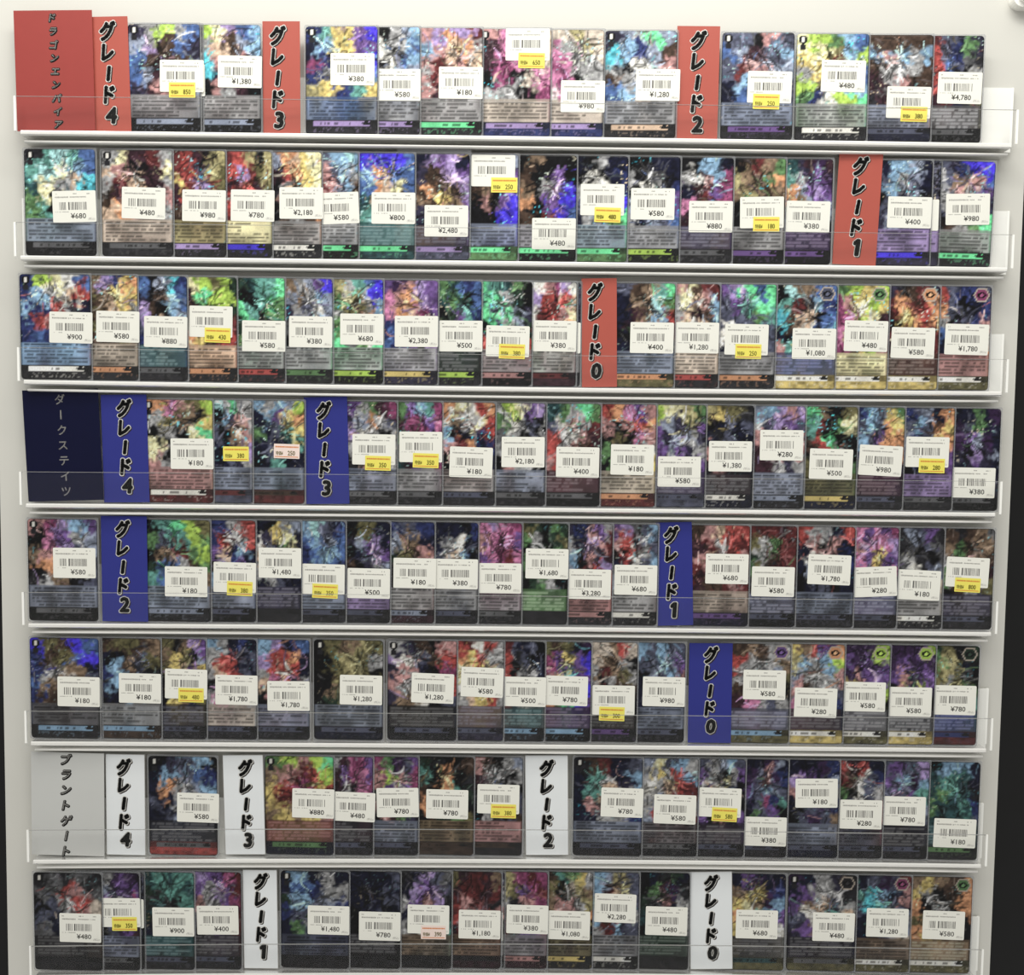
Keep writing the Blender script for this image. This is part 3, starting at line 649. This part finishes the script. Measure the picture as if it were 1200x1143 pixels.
for r, block in enumerate(CARDS):
    rows = [l.strip().split('|') for l in block.strip().split('\n')]
    for k, c in enumerate(rows):
        c = c + ['']*(10-len(c)); xr, price, st, disc, grid, txt, bar, bot, look, opt = c[:10]
        xr = float(xr); n_card += 1
        ymid = np.interp(xr, [p[0] for p in BASE[r]], [p[1] for p in BASE[r]]) - 60
        Xr = at(xr, ymid)[0]; X = Xr - CW/2 - 0.0006
        # hidden part of the card: behind its left neighbour
        prev = [float(q[0]) for q in rows[:k] if 'slip' not in q[-1]] + [s for s in SIGNR[r] if s < xr-20] + [0]
        lx = max(prev); Xp = at(lx, ymid)[0] if lx else -9
        ul = min(0.9, max(0.0, (Xp - (X - CW/2))/CW)) if 'slip' not in opt else 0.85
        lean = math.radians(float(opt.replace('lean', ''))) if 'lean' in opt else 0.0
        slip = 'slip' in opt
        # neighbours named in the label
        lf = [(q, f"the {'' if not rows[i][1] else '¥'+rows[i][1]} card") for i, q in enumerate([float(z[0]) for z in rows]) if i < k and rows[i][1] != '*']
        lf += [(SIGNR[r][i], 'the '+SIGNX[r][i][1]) for i in range(len(SIGNR[r])) if SIGNR[r][i] < xr-20]
        rg = [(float(rows[i][0]), f"¥{rows[i][1]} card") for i in range(k+1, len(rows)) if rows[i][1] != '*']
        rg += [(SIGNX[r][i][0]+40, SIGNX[r][i][1]) for i in range(len(SIGNR[r])) if SIGNX[r][i][0] > xr-15]
        lnm = max(lf)[1] if lf else None; rnm = min(rg)[1] if rg else None
        if slip:
            label = f"card showing only a sliver behind {lnm}'s right edge, {ROWN[r]} tray"
        else:
            tg = ('pinkish ' if 'r' in disc else 'yellow ')+disc.split(',')[2].strip('r')+' tag' if disc else f'¥{price} tag'
            if lnm and rnm: pos = f'between {lnm} and {rnm}'
            elif lnm: pos = f'rightmost after {lnm}'
            else: pos = f'leftmost before the {rnm}'
            label = f'{look} card, {tg}, {pos}, {ROWN[r]} tray'
            if nw(label) > 16: label = f'{look} card, {tg}, right of {lnm}, {ROWN[r]} tray'
            label = EXTRA.get((r, k), label)
            if nw(label) > 16: label = f"{look} card, {tg.replace(' tag', '')}, right of {lnm}, {ROWN[r]} tray"
            if nw(label) > 16: print('LONG', r, k, label)
        if label in LABELS: print('DUP', label)
        LABELS.add(label)
        o = empty('trading_card', (X, 0.0011 if slip else 0.0, zb(r, X)), (0, lean, YAW))
        tag(o, label, 'card', f'sleeved trading cards on the {ROWN[r]} tray')
        icon = opt[1] if opt.startswith('i') else False
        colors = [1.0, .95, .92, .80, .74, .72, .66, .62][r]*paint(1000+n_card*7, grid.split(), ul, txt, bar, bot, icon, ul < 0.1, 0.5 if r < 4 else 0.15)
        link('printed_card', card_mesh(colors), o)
        link('sleeve', ME_SLEEVE, o, (0, 0.0, 0.0028 if 'up' in opt else 0.0))
        if slip:
            px_ = {1: 1096, 2: 676, 5: 119, 7: 168.5}[r]; z_ = {1: 252, 2: 396, 5: 813, 7: 1071}[r]
            X_, Z_ = at(xr-26, z_)
            s = link('price_sticker', ME_STICK, o, (X_-X+(0.0 if r != 1 else -0.001), -CT, Z_-zb(r, X)))
            link('barcode', ME_BAR[n_card % 7], s, (0, -0.00015, 0)); continue
        if st:
            cx, cy, tl = [float(q) for q in st.split(',')]
            SX, SZ = at(cx, cy, -0.001)
            s = link('price_sticker', ME_STICK, o, (SX-X, -CT-0.00002, SZ-zb(r, X)), (0, math.radians(tl), 0))
            link('barcode', ME_BAR[n_card % 7], s, (0, -0.00015, 0)); link('item_print', ME_ITEM[(n_card*3) % 7], s, (0, -0.00015, 0))
            if not disc:
                pm, tm = price_mesh(price); link('price_print', pm, s, (0, -0.00015, 0))
            else: tm = price_mesh('380')[1]
            link('tax_print', tm, s, (0, -0.00015, 0))
        if disc:
            dx, dy_, dt = disc.split(','); pk = dt.startswith('r'); dt = dt.strip('r')
            DX, DZ = at(float(dx), float(dy_), -0.001)
            d = link('discount_sticker', ME_PNK if pk else ME_YEL, o, (DX-X, -CT-0.00016-(0.00006 if st else -0.00012), DZ-zb(r, X)), (0, math.radians((tl if st else 0)+random.Random(n_card).uniform(-.6, 1.4)), 0))
            d['label'] = 'pinkish white discount sticker' if pk else 'yellow discount sticker'
            link('discount_print', disc_mesh(dt), d, (0, -0.00013, 0)); link('red_line_print', ME_LINE, d, (0, -0.00013, 0))
# second tags peeping out of two cards that hold a pair
for (r, xr, z_, who) in ((0, 240.5, 94, '850'), (7, 591, 1086, '¥1,180')):
    ymid = np.interp(xr, [p[0] for p in BASE[r]], [p[1] for p in BASE[r]]) - 60
    X = at(xr-(3 if r == 0 else 0), ymid)[0] - CW/2; n_card += 1
    o = empty('trading_card', (X, 0.0009, zb(r, X)), (0, 0, YAW))
    tag(o, f"card showing only its blank tag edge behind the {who} tagged card, {ROWN[r]} tray", 'card', f'sleeved trading cards on the {ROWN[r]} tray')
    link('printed_card', card_mesh(paint(n_card, 'uVGVu vGVuG kVukG uGVkD kdDuk'.split(), 0.5, 'Gd', 'v', 'k', False, False, .2)), o)
    link('sleeve', ME_SLEEVE, o)
    X_, Z_ = at(xr-26, z_); link('price_sticker', ME_STICK, o, (X_-X, -CT, Z_-zb(r, X)))
print('cards', n_card)
